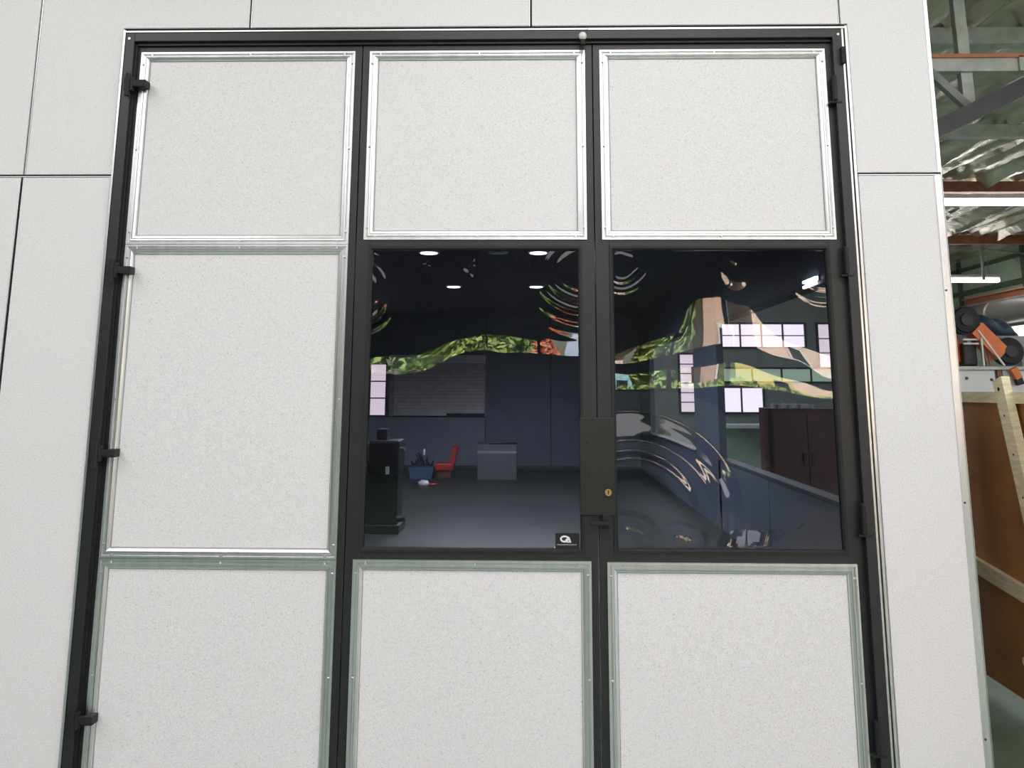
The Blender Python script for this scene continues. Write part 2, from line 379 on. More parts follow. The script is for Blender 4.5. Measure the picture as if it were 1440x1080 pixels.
# ---- black door surround
K = 1.0075                                    # the leaves stand 27 mm behind the cladding face
def sx(x): return x*K
def sz(z): return 1.5+(z-1.5)*K
t = T('trim_1', (0,0,0), 'black steel frame around the three door leaves', 'frame', kind='structure')
t.box('jamb', (-1.699,-1.662,-.008,.09,0,2.955), BLACK, .002)
t.box('jamb', (-1.668,-1.656,.012,.09,0,2.91), BLACK, .001)
t.box('jamb', (1.212,1.2495,-.008,.09,0,2.955), BLACK, .002)
t.box('head', (-1.662,1.212,-.008,.09,2.918,2.955), BLACK, .002)
t.box('head', (-1.662,1.212,.012,.09,2.906,2.918), BLACK, .001)
t.box('threshold', (-1.70,1.25,0,.10,0,.03), DKSTEEL)
for (x,z) in ((1.235,2.93),(-1.683,2.93)):
    bm = bmesh.new(); cyl(bm, (x,-.011,z), (x,-.008,z), .005, n=10); t.bm('screw', bm, TRIM)
for (x, z, h) in ((1.246,2.835,.035),):
    t.box('catch', (x-.008,x+.006,-.03,-.008,z-h,z+h), RUB, .002)

# ================================================================ DOOR LEAVES
YF = .030                                     # face of the infill panels and stiles
rivet_me = None
def rivet(t, x, z, y):
    global rivet_me
    if rivet_me is None:
        bm = bmesh.new(); cyl(bm, (0,0,0), (0,-.004,0), .0055, .0030, n=10)
        rivet_me = bpy.data.meshes.new('rivet'); bm.to_mesh(rivet_me); bm.free(); rivet_me.materials.append(TRIM)
    o = bpy.data.objects.new('rivet', rivet_me); C.objects.link(o); o.location = (x, y, z); t.put(o)
PROF = [(0,0),(0,.012),(.008,.012),(.0088,.006),(.0108,.006),(.0162,.0125),(.021,.012),(.0218,.006),(.0238,.006),(.0246,.012),(.033,.009),(.036,.004),(.036,0)]
SHADOW_PROF = [(.0355,-.002),(.0355,.0022),(.0385,.0022),(.0385,-.002)]
def bead(bm, x0, x1, z0, z1, side, prof):
    """one mitred glazing bead along a side of the rectangle"""
    def P(d, h, end):
        if side == 'T': return (x0+d if end == 0 else x1-d, YF-h, z1-d)
        if side == 'B': return (x0+d if end == 0 else x1-d, YF-h, z0+d)
        if side == 'L': return (x0+d, YF-h, z0+d if end == 0 else z1-d)
        return (x1-d, YF-h, z0+d if end == 0 else z1-d)
    A = [bm.verts.new(P(d,h,0)) for d,h in prof]; B = [bm.verts.new(P(d,h,1)) for d,h in prof]
    n = len(prof)
    for i in range(n): bm.faces.new((A[i],A[(i+1)%n],B[(i+1)%n],B[i]))
    bm.faces.new(A); bm.faces.new(B[::-1]); bmesh.ops.recalc_face_normals(bm, faces=bm.faces)
def infill(t, x0, x1, z0, z1):
    x0, x1, z0, z1 = sx(x0), sx(x1), sz(z0), sz(z1)
    # slightly pillowed sheet
    nx, nz = 16, 16; bm = bmesh.new(); g = {}
    a0,a1,c0,c1 = x0+.03, x1-.03, z0+.03, z1-.03
    for i in range(nx+1):
        for k in range(nz+1):
            u, v = i/nx, k/nz
            d = .0008*(u*(1-u)*4)**.6*(v*(1-v)*4)**.6 if 0 < u < 1 and 0 < v < 1 else 0
            g[i,k] = bm.verts.new((a0+(a1-a0)*u, YF-d, c0+(c1-c0)*v))
    for i in range(nx):
        for k in range(nz): bm.faces.new((g[i,k], g[i+1,k], g[i+1,k+1], g[i,k+1]))
    r = bmesh.ops.extrude_face_region(bm, geom=bm.faces[:])
    for v in r['geom']:
        if isinstance(v, bmesh.types.BMVert): v.co.y = YF+.03
    bmesh.ops.recalc_face_normals(bm, faces=bm.faces)
    t.bm('infill_panel', bm, PANEL)
    for s in 'TBLR':
        bm = bmesh.new(); bead(bm, x0, x1, z0, z1, s, PROF); t.bm('glazing_bead', bm, ALU)
    bm = bmesh.new(); [bead(bm, x0, x1, z0, z1, s, SHADOW_PROF) for s in 'TBLR']; t.bm('edge_shadow', bm, STEEL)  # grey strip standing in for the shadow line along the bead
    y = YF-.0095; d = .012
    for x in (x0+.045, (x0+x1)/2+.01, x1-.045): rivet(t, x, z1-d, y); rivet(t, x, z0+d, y)
    for z in (z0+.05, (z0+z1)/2-.01, z1-.05): rivet(t, x0+d, z, y); rivet(t, x1-d, z, y)

def strut(t, name, x0, x1, z0, z1, y0=YF-.004, y1=YF+.045, m=BLACK):
    t.box(name, (sx(x0),sx(x1),y0,y1,sz(z0),sz(z1)), m, .0015)

def hinge_left(t, z):
    """black surface clamp: round body on the jamb with a lug over the bead"""
    x = -1.648; part = T
    bm = bmesh.new(); box(bm, x-.034,x+.002,-.028,-.006,z-.030,z+.030,.004); body = t.bm('hinge', bm, RUB)
    bm = bmesh.new(); cyl(bm, (x-.018,-.026,z-.052), (x-.018,-.026,z+.042), .0105, n=14); p = link_mesh('hinge_pin', bm, RUB); sub(p, body)
    bm = bmesh.new(); box(bm, x-.006,x+.054,-.026,-.006,z-.012,z+.014,.003); box(bm, x+.026,x+.056,-.030,.02,z-.014,z+.016,.003)
    p = link_mesh('hinge_lug', bm, RUB); sub(p, body)
def hinge_right(t, z):
    x = 1.207
    bm = bmesh.new(); box(bm, x-.006,x+.006,-.014,.012,z-.055,z+.055,.002); body = t.bm('hinge', bm, RUB)
    bm = bmesh.new(); cyl(bm, (x,-.016,z-.05), (x,-.016,z+.05), .008, n=14); sub(link_mesh('hinge_pin', bm, RUB), body)
    bm = bmesh.new(); box(bm, x-.022,x+.026,-.012,.018,z-.062,z-.055,.001); sub(link_mesh('hinge_plate', bm, RUB), body)

# wavy acrylic panes: the heat-bent sheet is a real height field
def smooth_interp(x, xs, ys):
    d = np.interp(x, xs, ys); return d
def pane_mesh(name, x0, x1, z0, z1, curves, bands, ridges, seed):
    nx, nz = 230, 310
    X = np.linspace(x0, x1, nx); Z = np.linspace(z0, z1, nz); dz = Z[1]-Z[0]
    xs = [c[0] for c in curves]; k = len(bands)
    ker = np.exp(-(np.linspace(-2,2,15))**2); ker /= ker.sum()
    ctl = []
    for j in range(k):
        y = np.interp(X, xs, [c[1+j] for c in curves]); y = np.convolve(np.pad(y, 7, 'edge'), ker, 'valid'); ctl.append(y)
    ctl = np.array(ctl)                                             # k x nx, descending z
    A = np.zeros((nx, nz))
    for i in range(nx):
        zc = ctl[::-1, i]; off = (np.array(bands)-ctl[:, i])[::-1]
        o = np.interp(Z, zc, off)
        o = np.where(Z > zc[-1], off[-1]*np.exp(-((Z-zc[-1])/.16)**2), o)
        o = np.where(Z < zc[0], off[0]*np.exp(-((Z-zc[0])/.10)**2), o)
        A[i] = o/7.2                                                # slope of the sheet
    H = np.cumsum(A, 1)*dz
    iz = np.argmin(abs(Z-1.62)); H -= H[:, iz:iz+1]
    gx, gz = np.meshgrid(X, Z, indexing='ij')
    for (cx, cz, R0, w_, amp, lam, squ, fade) in ridges:            # bent rings
        r = np.hypot((gx-cx), (gz-cz)*squ) + .006*np.sin(3*np.arctan2(gz-cz, gx-cx)+seed)
        e = np.exp(-((r-R0)/w_)**2)
        H += amp*(np.cos(2*np.pi*(r-R0)/lam) if lam else 1)*e*np.clip(fade(gx, gz), 0, 1)
    # flat where the bead grips the sheet
    H += .00008*np.sin(gx*21+seed)*np.sin(gz*17+1) 
    ed = np.clip(np.minimum(np.minimum(gx-x0, x1-gx), np.minimum(gz-z0, z1-gz))/.012, 0, 1)
    ed = ed*ed*(3-2*ed)
    H = np.clip(H, -.02, .03)*ed
    y = .040
    v1 = np.stack([gx, y-H*-1.0, gz], -1).reshape(-1,3)              # +H pushes away from the viewer
    v2 = v1 + np.array([0,.005,0])
    i = (np.arange(nx-1)[:,None]*nz + np.arange(nz-1)[None,:]).ravel()
    f1 = np.stack([i, i+nz, i+nz+1, i+1], 1); n = nx*nz
    f2 = f1[:, ::-1] + n
    rim = []
    L1 = list(range(0, nz)); Lr = list(range((nx-1)*nz, nx*nz)); B1 = [a*nz for a in range(nx)]; T1 = [a*nz+nz-1 for a in range(nx)]
    for s in (L1, Lr, B1, T1):
        for a, b in zip(s[:-1], s[1:]): rim.append([a, b, b+n, a+n])
    me = bpy.data.meshes.new(name); me.from_pydata(np.vstack([v1,v2]).tolist(), [], f1.tolist()+f2.tolist()+rim)
    me.materials.append(PANE_F); me.materials.append(PANE_B)
    mi = np.zeros(len(me.polygons), dtype=np.int32); mi[len(f1):] = 1
    me.polygons.foreach_set('material_index', mi)
    sm = np.ones(len(me.polygons), dtype=bool); sm[len(f1)+len(f2):] = False
    me.polygons.foreach_set('use_smooth', sm)
    o = bpy.data.objects.new(name, me); C.objects.link(o); return o
def window_zone(t, x0, x1, z0, z1):
    """black beads round the pane"""
    x0, x1, z0, z1 = sx(x0), sx(x1), sz(z0), sz(z1)
    pr = [(-.012,0),(-.012,.008),(-.002,.008),(.004,.002),(.004,-.02)]
    for s in 'TBLR':
        bm = bmesh.new(); bead(bm, x0, x1, z0, z1, s, pr); t.bm('glazing_bead', bm, GASKET)

# ---- left leaf, three infill panels
A = T('door_1', (-1.19,0,.03), 'left door leaf with three white infill panels in aluminium beads', 'door', kind='structure')
strut(A, 'stile', -1.652, -1.620, .04, 2.895); strut(A, 'stile', -.748, -.711, .04, 2.895)
strut(A, 'rail', -1.62, -.748, 2.862, 2.895); strut(A, 'rail', -1.62, -.748, .04, .10)
strut(A, 'rail', -1.62, -.748, 2.05, 2.08, YF+.002); strut(A, 'rail', -1.62, -.748, .865, .90, YF+.002)
infill(A, -1.627, -.738, 2.066, 2.869); infill(A, -1.627, -.738, .8835, 2.0645); infill(A, -1.627, -.738, .09, .882)
for z in (2.729, 1.960, 1.261, .329): hinge_left(A, z)

# ---- middle leaf
B = T('door_2', (-.24,0,.03), 'middle door leaf, white panels above and below a dark glass pane', 'door', kind='structure')
strut(B, 'stile', -.707, -.655, .04, 2.895); strut(B, 'stile', .181, .2325, .04, 2.895)
strut(B, 'rail', -.655, .181, 2.862, 2.895); strut(B, 'rail', -.655, .181, 2.050, 2.090); strut(B, 'rail', -.655, .181, .875, .922); strut(B, 'rail', -.655, .181, .04, .10)
infill(B, -.678, .204, 2.0835, 2.8685); infill(B, -.676, .205, .09, .8845)
window_zone(B, -.645, .171, .922, 2.047)
def up_only(gx, gz): return np.clip((gz-1.66)/.06, 0, 1)
ring_L = [(-.70, 1.88, .09, .06, .0010, .042, 1.0, up_only), (.17, 1.97, .14, .09, .0005, .045, 1.0, up_only), (-.43,1.99,.02,.03,.0008,.09,.7,up_only), (-.25,1.99,.02,.025,.0008,.08,.7,up_only)]
curves_L = [(-.70,1.60,1.555),(-.60,1.60,1.555),(-.527,1.60,1.545),(-.419,1.64,1.578),(-.31,1.692,1.632),(-.2,1.719,1.665),(-.09,1.709,1.654),(-.007,1.692,1.641),(.102,1.687,1.638),(.163,1.712,1.644),(.2,1.72,1.644)]
pl = pane_mesh('window_pane', sx(-.652), sx(.178), sz(.915), sz(2.054), curves_L, (1.70,1.62), ring_L, 1.3)
B.put(pl)

# ---- right leaf with lock
D = T('door_3', (.72,0,.03), 'right door leaf, white panels above and below a dark warped pane', 'door', kind='structure')
strut(D, 'stile', .2365, .290, .04, 2.895); strut(D, 'stile', 1.148, 1.2035, .04, 2.895)
strut(D, 'rail', .290, 1.148, 2.862, 2.895); strut(D, 'rail', .290, 1.148, 2.050, 2.090); strut(D, 'rail', .290, 1.148, .875, .922); strut(D, 'rail', .290, 1.148, .04, .10)
infill(D, .2635, 1.1765, 2.083, 2.8685); infill(D, .2635, 1.174, .09, .882)
window_zone(D, .302, 1.136, .924, 2.047)
def ring_only(gx, gz): return np.clip((1.50-gz)/.06, 0, 1)*np.clip((gx-.27)/.02, 0, 1)*np.clip((gz-.93)/.06, 0, 1)
def low_only(gx, gz): return np.clip((1.47-gz)/.05, 0, 1)*np.clip((gx-.27)/.02, 0, 1)
ring_R = [(.38, 1.02, .41, .068, .0185, 0, 1.0, ring_only), (.38, 1.02, .36, .07, .0005, .05, 1.0, low_only), (.38, 1.02, .24, .05, .0022, .08, .9, low_only), (.36,.95,.06,.05,.0012,.06,1,low_only), (.55,.93,.05,.04,.0012,.06,1,low_only),
          (.35, 2.0, .09, .06, .0004, .042, 1.0, up_only), (1.14, 2.02, .14, .08, .0006, .06, 1.0, up_only), (.80, 2.10, .06, .04, .0003, .05, .5, up_only), (.91,.985,.012,.014,.0006,.04,1,low_only), (.985,1.02,.010,.012,.0005,.035,1,low_only)]
curves_R = [(.26,1.62,1.60,1.575,1.492),(.298,1.625,1.607,1.58,1.492),(.348,1.647,1.607,1.569,1.5),(.457,1.688,1.612,1.569,1.513),(.568,1.743,1.656,1.597,1.514),(.60,1.88,1.677,1.607,1.514),(.642,1.97,1.688,1.613,1.517),(.706,2.0,1.702,1.613,1.525),(.766,1.985,1.699,1.61,1.528),(.845,1.88,1.689,1.597,1.52),(.883,1.765,1.67,1.581,1.512),(.947,1.702,1.646,1.555,1.499),(1.026,1.662,1.608,1.515,1.486),(1.105,1.622,1.529,1.497,1.476),(1.16,1.61,1.52,1.49,1.47)]
pr_ = pane_mesh('window_pane', sx(.295), sx(1.143), sz(.917), sz(2.054), curves_R, (1.70,1.62,1.57,1.50), ring_R, 4.1)
D.put(pr_)
for z in (2.70, 2.00, 1.04, .30): hinge_right(D, z)
LOCKM = mat('warm_grey_lock_plate', (.015,.0135,.0135), .4, 0, (40,.1,3))
lp = D.box('lock_plate', (.168,.297,.012,.0255,1.045,1.40), LOCKM, .002)
for (x, z) in ((.195,1.305),(.267,1.302),(.203,1.186),(.270,1.186)):
    bm = bmesh.new(); cyl(bm, (x,.0135,z), (x,.0095,z), .0052, .004, n=12); sub(link_mesh('screw', bm, RUB), lp).matrix_parent_inverse = Matrix()
bm = bmesh.new(); cyl(bm, (.272,.014,1.128), (.272,.0,1.128), .0125, n=20); cy = D.bm('lock_cylinder', bm, BRASS, False)
bm = bmesh.new(); box(bm, .2705,.2735,-.0015,.0005,1.120,1.136); sub(link_mesh('keyway', bm, GASKET), cy)
bm = bmesh.new(); cyl(bm, (.262,.014,1.020), (.262,-.022,1.020), .010, n=16); box(bm, .202,.272,-.032,-.018,1.012,1.028,.004); box(bm, .250,.276,.004,.024,.995,1.048,.003)
D.bm('handle', bm, RUB)

# white door-stop knob on the head of the middle leaf
t = T('door_stop', (.195,0,2.90), 'small round white stop knob on the black door head above the meeting stiles', 'door stop')
bm = bmesh.new(); bmesh.ops.create_uvsphere(bm, u_segments=20, v_segments=14, radius=.0165, matrix=Matrix.Translation((.195,-.034,2.919))); t.bm('knob', bm, KNOB, True)
bm = bmesh.new(); cyl(bm, (.195,-.030,2.913), (.195,-.030,2.885), .011, n=16); cyl(bm, (.195,-.034,2.919), (.195,-.006,2.925), .008, n=12); t.bm('stem', bm, RUB)

# maker's decal in the corner of the middle pane: white ring and wedge over a small line of print
t = T('window_decal', (.113,.03,.94), 'small dark decal with white round emblem in the corner of the middle pane', 'sticker')
yd = .030
t.box('decal_film', (.074,.163,yd,yd+.002,.920,.978), mat('decal_film', (.014,.015,.017), .3))
def ring(bm, cx, cz, rx, rz, w_, a0, a1, y, n=28):
    o = []
    for i in range(n+1):
        a = a0+(a1-a0)*i/n
        o.append([bm.verts.new((cx+(rx-k*w_)*math.cos(a), y, cz+(rz-k*w_)*math.sin(a))) for k in (0,1)])
    fs = [bm.faces.new((o[i][0], o[i+1][0], o[i+1][1], o[i][1])) for i in range(n)]
    r = bmesh.ops.extrude_face_region(bm, geom=fs)
    for v in r['geom']:
        if isinstance(v, bmesh.types.BMVert): v.co.y -= .001
    bmesh.ops.recalc_face_normals(bm, faces=bm.faces)
DEC = mat('decal_white', (.85,.82,.84), .4)
bm = bmesh.new(); ring(bm, .108, .957, .0165, .0125, .0062, math.radians(12), math.radians(348), yd)
ring(bm, .121, .9515, .0105, .0075, .0040, math.radians(-10), math.radians(355), yd-.0006, 20)
prism(bm, [(.119,.9675),(.127,.9625),(.1335,.944),(.1275,.944)], yd-.0012, yd)
t.bm('emblem', bm, DEC)
bm = bmesh.new(); xx = .080
for i in range(14):
    wd = .0030+.0012*((i*7) % 3)
    box(bm, xx, xx+wd, yd-.001, yd, .9350, .9378+.0010*((i*5) % 2)); xx += wd+.0011
t.bm('print_line', bm, mat('decal_grey', (.36,.33,.36), .5))
bm = bmesh.new(); cyl(bm, (.0715,yd+.002,.9265), (.0715,yd-.001,.9265), .0022, n=10); t.bm('dot', bm, DEC)

# ================================================================ HALL CONTENTS
def downlight(x, y, label, lit=True):
    t = T('downlight', (x,y,3.0), label, 'downlight', 'round downlights in the hall ceiling')
    bm = bmesh.new(); cyl(bm, (x,y,2.985), (x,y,3.0), .115, n=24); t.bm('bezel', bm, WHITE)
    bm = bmesh.new(); cyl(bm, (x,y,2.978), (x,y,2.986), .092, n=24); t.bm('lens', bm, LAMPM if lit else FASCIA)
for x, y, lb in ((-1.17,6.46,'lit downlight, front left of the four in the middle pane'),(.035,6.46,'lit downlight, front right of the four in the middle pane'),(-1.19,9.85,'lit downlight, rear left of the four in the middle pane'),(.015,9.85,'lit downlight, rear right of the four in the middle pane')):
    downlight(x, y, lb)
    l = bpy.data.lights.new('downlight_lamp', 'SPOT'); l.energy = 340; l.spot_size = 2.95; l.spot_blend = .6; l.shadow_soft_size = .08
    o = bpy.data.objects.new('downlight_lamp', l); C.objects.link(o); o.location = (x, y, 2.96)
downlight(-.41, 6.46, 'unlit pale downlight between the front pair', False)
t = T('wall_light', (2.03,3.26,2.29), 'short twin tube light high on the hall wall, seen in right pane', 'lamp')
t.box('tube', (2.02,2.045,3.10,3.42,2.300,2.318), LAMPM); t.box('tube', (2.02,2.045,3.10,3.42,2.262,2.280), LAMPM); t.box('bracket', (2.04,2.05,3.08,3.44,2.255,2.325), WHITE)

# roller shutter
t = T('roller_shutter', (-1.9,15,1.0), 'grey roller shutter with pale top box in the hall back wall', 'shutter')
t.box('shutter_box', (-2.88,-.985,14.90,15.05,2.03,2.19), FASCIA)
z = 2.03
while z > 1.075:
    bm = bmesh.new(); prism(bm, [(-2.80,z-.068),(-1.0,z-.068),(-1.0,z-.004),(-2.80,z-.004)], 14.99, 15.04)
    for v in bm.verts:
        if v.co.y < 15 and v.co.z > z-.03: v.co.y += .022
    t.bm('slat', bm, SLAT); z -= .068
t.box('guide_rail', (-2.88,-2.80,14.96,15.06,1.0,2.03), STEEL); t.box('guide_rail', (-1.0,-.975,14.96,15.06,1.0,2.03), STEEL)
t.box('bottom_bar', (-1.75,-1.0,14.95,15.03,1.0,1.06), BLACKM); t.box('bottom_bar', (-2.80,-1.75,14.97,15.03,1.02,1.07), SLAT)
t.box('shutter_backing', (-2.88,-.975,15.045,15.09,.98,2.2), BACK)
window(9, -3.26, -2.96, 1.02, 2.0, 15.0, WINDIM, 1, 3, 'pink lit window beside the roller shutter in the hall back wall', .03)

# black pedestal machine
t = T('pedestal_machine', (-1.62,6.72,0), 'tall black pedestal machine at the left edge of the middle pane', 'machine')
t.box('pedestal', (-1.88,-1.47,6.62,7.0,.10,.62), BLACKM, .01); t.box('foot_plate', (-1.92,-1.44,6.56,7.05,.012,.10), BLACKM, .01)
t.box('motor_head', (-1.80,-1.455,6.58,7.02,.62,.97), BLACKM, .03); t.box('top_cover', (-1.72,-1.60,6.64,6.95,.97,1.09), BLACKM, .02)
bm = bmesh.new(); cyl(bm, (-1.86,6.6,.84), (-1.78,6.6,.84), .12, n=20); t.bm('pulley_guard', bm, BLACKM)
t.box('rating_label', (-1.60,-1.56,6.572,6.582,.62,.70), FASCIA)
bm = bmesh.new(); cyl(bm, (-1.45,6.66,.88), (-1.40,6.62,.88), .02, n=12); t.bm('knob', bm, TRIM)
bm = bmesh.new(); cyl(bm, (-1.47,6.6,.16), (-1.38,6.6,.17), .03, n=12); t.bm('pedal', bm, BLACKM)
# red seat
t = T('red_seat', (-1.55,13,0), 'small red seat with a raised back on the hall floor', 'seat')
t.box('seat', (-1.74,-1.42,12.85,13.2,.14,.27), REDP, .03)
bm = bmesh.new(); bar(bm, (-1.46,13.05,.2), (-1.39,13.05,.54), .30, .09, Vector((1,0,0))); t.bm('backrest', bm, REDP)
t.box('base', (-1.70,-1.46,12.9,13.15,.012,.14), DKRED, .01)
# blue tub with tools
t = T('blue_tub', (-1.96,12.96,0), 'blue tub holding dark hand tools beside the red seat', 'tub')
bm = bmesh.new(); box(bm, -2.18,-1.75,12.8,13.15,.012,.20)
for v in bm.verts:
    if v.co.z < .1: v.co.x = -1.965+(v.co.x+1.965)*.85
t.bm('tub', bm, BLUEP)
t2 = T('tool_pile', (-1.96,12.96,.2), 'dark tangle of tools heaped in the blue tub', 'tools')
for i in range(9):
    bm = bmesh.new(); x = -2.12+.04*i; cyl(bm, (x,12.95,.23), (x+random.uniform(-.08,.08),12.95+random.uniform(-.1,.1),.28+.16*math.exp(-((i-4)/2.5)**2)), .022, .012, n=8); t2.bm('tool_shaft', bm, BLACKM)
bm = bmesh.new(); cyl(bm, (-1.93,12.93,.40), (-1.93,12.93,.50), .018, n=10); t2.bm('nozzle', bm, WHITE)
t = T('floor_rag', (-1.78,11.65,.012), 'crumpled white and red rag on the floor before the blue tub', 'rag')
bm = bmesh.new(); bmesh.ops.create_icosphere(bm, subdivisions=3, radius=.09, matrix=Matrix.Translation((-1.78,11.65,.045)) @ Matrix.Diagonal((1,.8,.5,1)))
for v in bm.verts: v.co += Vector((0,0,.02*math.sin(v.co.x*70)*math.cos(v.co.y*60)))
t.bm('cloth', bm, WHITE, True)
bm = bmesh.new(); bmesh.ops.create_icosphere(bm, subdivisions=2, radius=.07, matrix=Matrix.Translation((-1.66,11.68,.03)) @ Matrix.Diagonal((1.4,.8,.35,1))); t.bm('corner', bm, REDP, True)
# grey carton
t = T('grey_carton', (-.655,12.8,0), 'large grey carton standing on the hall floor', 'carton')
t.box('carton_body', (-.99,-.32,12.66,13.2,.012,.60), CARTON, .008)
bm = bmesh.new(); bar(bm, (-.99,12.93,.60), (-.30,12.93,.66), .54, .008, Vector((0,0,1))); t.bm('flap', bm, CARTON)
t.box('tape', (-.99,-.32,12.655,12.662,.45,.49), STEEL)

# beyond the hall's openings
t = T('maroon_cabinet', (3.27,8.1,0), 'dark maroon steel cabinet seen through the right pane', 'cabinet')
t.box('cabinet_body', (2.86,3.72,8.0,8.6,.08,1.30), DKRED, .01); t.box('plinth', (2.9,3.68,8.03,8.58,0,.08), BLACKM)
for a, b in ((2.88,3.285),(3.295,3.70)):
    d = t.box('door', (a,b,7.98,8.0,.12,1.26), DKRED, .004)
    bm = bmesh.new(); box(bm, (b-.06 if a < 3 else a+.03),(b-.03 if a < 3 else a+.06),7.955,7.98,.62,.78); sub(link_mesh('handle', bm, BLACKM), d)
t = T('steel_rack', (3.3,8.2,1.30), 'stack of pale metal bars lying on the maroon cabinet', 'bars')
for i in range(4):
    bm = bmesh.new(); bar(bm, (3.02+.13*i,8.55,1.325), (2.93+.13*i,7.80,1.325), .035, .05); t.bm('bar', bm, LTSTEEL)
t = T('work_bench', (4.2,13.6,0), 'pale topped work bench below the low bright window', 'bench')
t.box('bench_top', (3.2,5.2,13.2,14.0,.86,.92), LTSTEEL, .005)
for x in (3.25, 5.1):
    for y in (13.25, 13.9): t.box('leg', (x,x+.06,y,y+.06,0,.86), GREENW)
t.box('bench_panel', (3.28,5.12,13.93,13.97,.12,.86), GREENW)

# ================================================================ RIGHT-HAND BACKGROUND
def batten(x0, x1, y, z, label):
    t = T('fluorescent_batten', ((x0+x1)/2,y,z), label, 'lamp', 'fluorescent battens below the shed roof')
    t.box('housing', (x0,x1,y-.07,y+.07,z+.07,z+.13), WHITE, .008)
    t.box('diffuser', (x0+.01,x1-.01,y-.06,y+.06,z-.02,z+.07), TUBEM, .02)
    for x in (x0+.2, x1-.2):
        bm = bmesh.new(); cyl(bm, (x,y,z+.13), (x,y,4.53), .006, n=8); t.bm('hanger', bm, STEEL)
batten(5.2, 8.9, 9.99, 4.24, 'near bright fluorescent batten below the foil roof, right edge')
batten(7.6, 9.5, 15.5, 3.73, 'far fluorescent batten ending short of the green side wall')
batten(2.6, 6.2, 13.4, 4.22, 'unseen fluorescent batten added over the work bench to light the far area')  # out of view, added to brighten the shed behind the hall

# truss across the gap
t = T('roof_truss', (3.4,2.4,3.6), 'steel roof truss with salmon topped chord and grey braces at upper right', 'truss')
t.box('bottom_chord', (2.1,9.9,2.34,2.42,3.60,3.69), LTSTEEL); t.box('chord_top_face', (2.1,9.9,2.32,2.44,3.69,3.715), OXTOP)
bm = bmesh.new(); bar(bm, (2.876,2.40,4.5), (2.893,2.40,3.36), .075, .06, Vector((0,1,0))); t.bm('post', bm, LTSTEEL)
bm = bmesh.new(); bar(bm, (2.45,2.30,3.10), (3.95,2.30,3.83), .09, .11); t.bm('knee_brace', bm, DKSTEEL)
bm = bmesh.new(); bar(bm, (2.60,2.36,3.64), (2.875,2.36,3.35), .05, .055, Vector((0,1,0))); t.bm('brace', bm, STEEL)
bm = bmesh.new(); bar(bm, (3.235,2.33,3.595), (3.235,2.33,3.70), .03, .02, Vector((0,1,0))); t.bm('clip', bm, LTSTEEL)
for (x, y, z) in ((9.2,17.8,3.95),):
    t = T('pipe_hanger', (x,y,z), 'thin vertical hanger rod with a cross strut by the green wall', 'hanger')
    bm = bmesh.new(); cyl(bm, (8.95,15.0,4.36), (8.95,15.0,3.70), .03, n=10); t.bm('rod', bm, STEEL)
    bm = bmesh.new(); cyl(bm, (8.95,15.0,4.33), (9.85,15.0,4.22), .02, n=10); t.bm('strut', bm, STEEL)

# timber framed board leaning beside the wall's end
t = T('timber_framed_board', (2.33,1.2,0), 'brown hardboard sheet in a pale pine frame standing on the green floor', 'board')
bm = bmesh.new(); 
vs = [(2.325,y,z) for y, z in ((-.6,.04),(1.95,.075),(1.95,1.50),(-.6,1.50))]
a = [bm.verts.new(v) for v in vs]; b = [bm.verts.new((v[0]+.012,v[1],v[2])) for v in vs]
bm.faces.new(a); bm.faces.new(b[::-1])
for i in range(4): bm.faces.new((a[i],b[i],b[(i+1)%4],a[(i+1)%4]))
bmesh.ops.recalc_face_normals(bm, faces=bm.faces); t.bm('hardboard_sheet', bm, HARDB)
def tbar(name, a, b, w_, h_): 
    bm = bmesh.new(); bar(bm, a, b, w_, h_, Vector((1,0,0)) if abs(a[2]-b[2]) > .3 else Vector((0,0,1))); return t.bm(name, bm, TIMBER)
tbar('top_rail', (2.312,2.0,1.475), (2.312,-.6,1.475), .028, .055)
tbar('mid_rail', (2.308,2.0,.655), (2.308,-.6,.40), .028, .075)
tbar('foot', (2.335,-.5,.02), (2.335,-.4,.02), .30, .04); pass
po = tbar('post', (2.285,1.075,1.565), (2.285,.66,.0), .095, .040)
for (y, z) in ((1.062,1.515),(1.03,1.39),(.98,1.21),(.93,1.02)):
    bm = bmesh.new(); cyl(bm, (2.268,y,z), (2.262,y,z), .009 if z > 1.5 else .004, n=12); sub(link_mesh('bolt_hole', bm, BACK), po).matrix_parent_inverse = Matrix()
bm = bmesh.new(); cyl(bm, (2.318,1.175,.245), (2.326,1.175,.245), .022, n=16); t.bm('bolt_washer', bm, FASCIA)
tag(boxo('floor_cable', (2.06,2.22,.62,.66,0,.02), RUB, None, .006), 'short dark rubber strip on the green floor by the wall end', 'strip')

# white stand with orange machine
Y = 3.4
t = T('white_stand', (3.35,3.45,0), 'white steel stand under the orange machine, behind the timber frame', 'stand')
t.box('cabinet', (3.09,3.375,Y-.02,Y+.3,.6,1.662), WHITE, .006); t.box('cabinet', (3.43,3.66,Y-.02,Y+.3,.6,1.662), WHITE, .006)
t.box('top_rail', (3.05,3.75,Y-.05,Y+.32,1.662,1.686), LTSTEEL, .003)
for x in (3.395, 3.41): t.box('post', (x-.006,x+.006,Y-.03,Y-.01,.02,1.67), RUST)
for x in (3.06, 3.70): t.box('leg', (x-.02,x+.02,Y,Y+.3,0,1.66), WHITE)
for (x, z) in ((3.165,1.60),(3.345,1.59),(3.52,1.595)):
    bm = bmesh.new(); cyl(bm, (x,Y-.026,z), (x,Y-.018,z), .011, n=12); t.bm('bolt', bm, DKSTEEL)
t = T('orange_machine', (3.3,3.42,1.69), 'orange machine with black wheels on the white stand at right', 'machine')
bm = bmesh.new(); bar(bm, (3.255,Y,1.965), (3.430,Y,1.775), .14, .115, Vector((0,0,1))); t.bm('boom', bm, ORANGE)
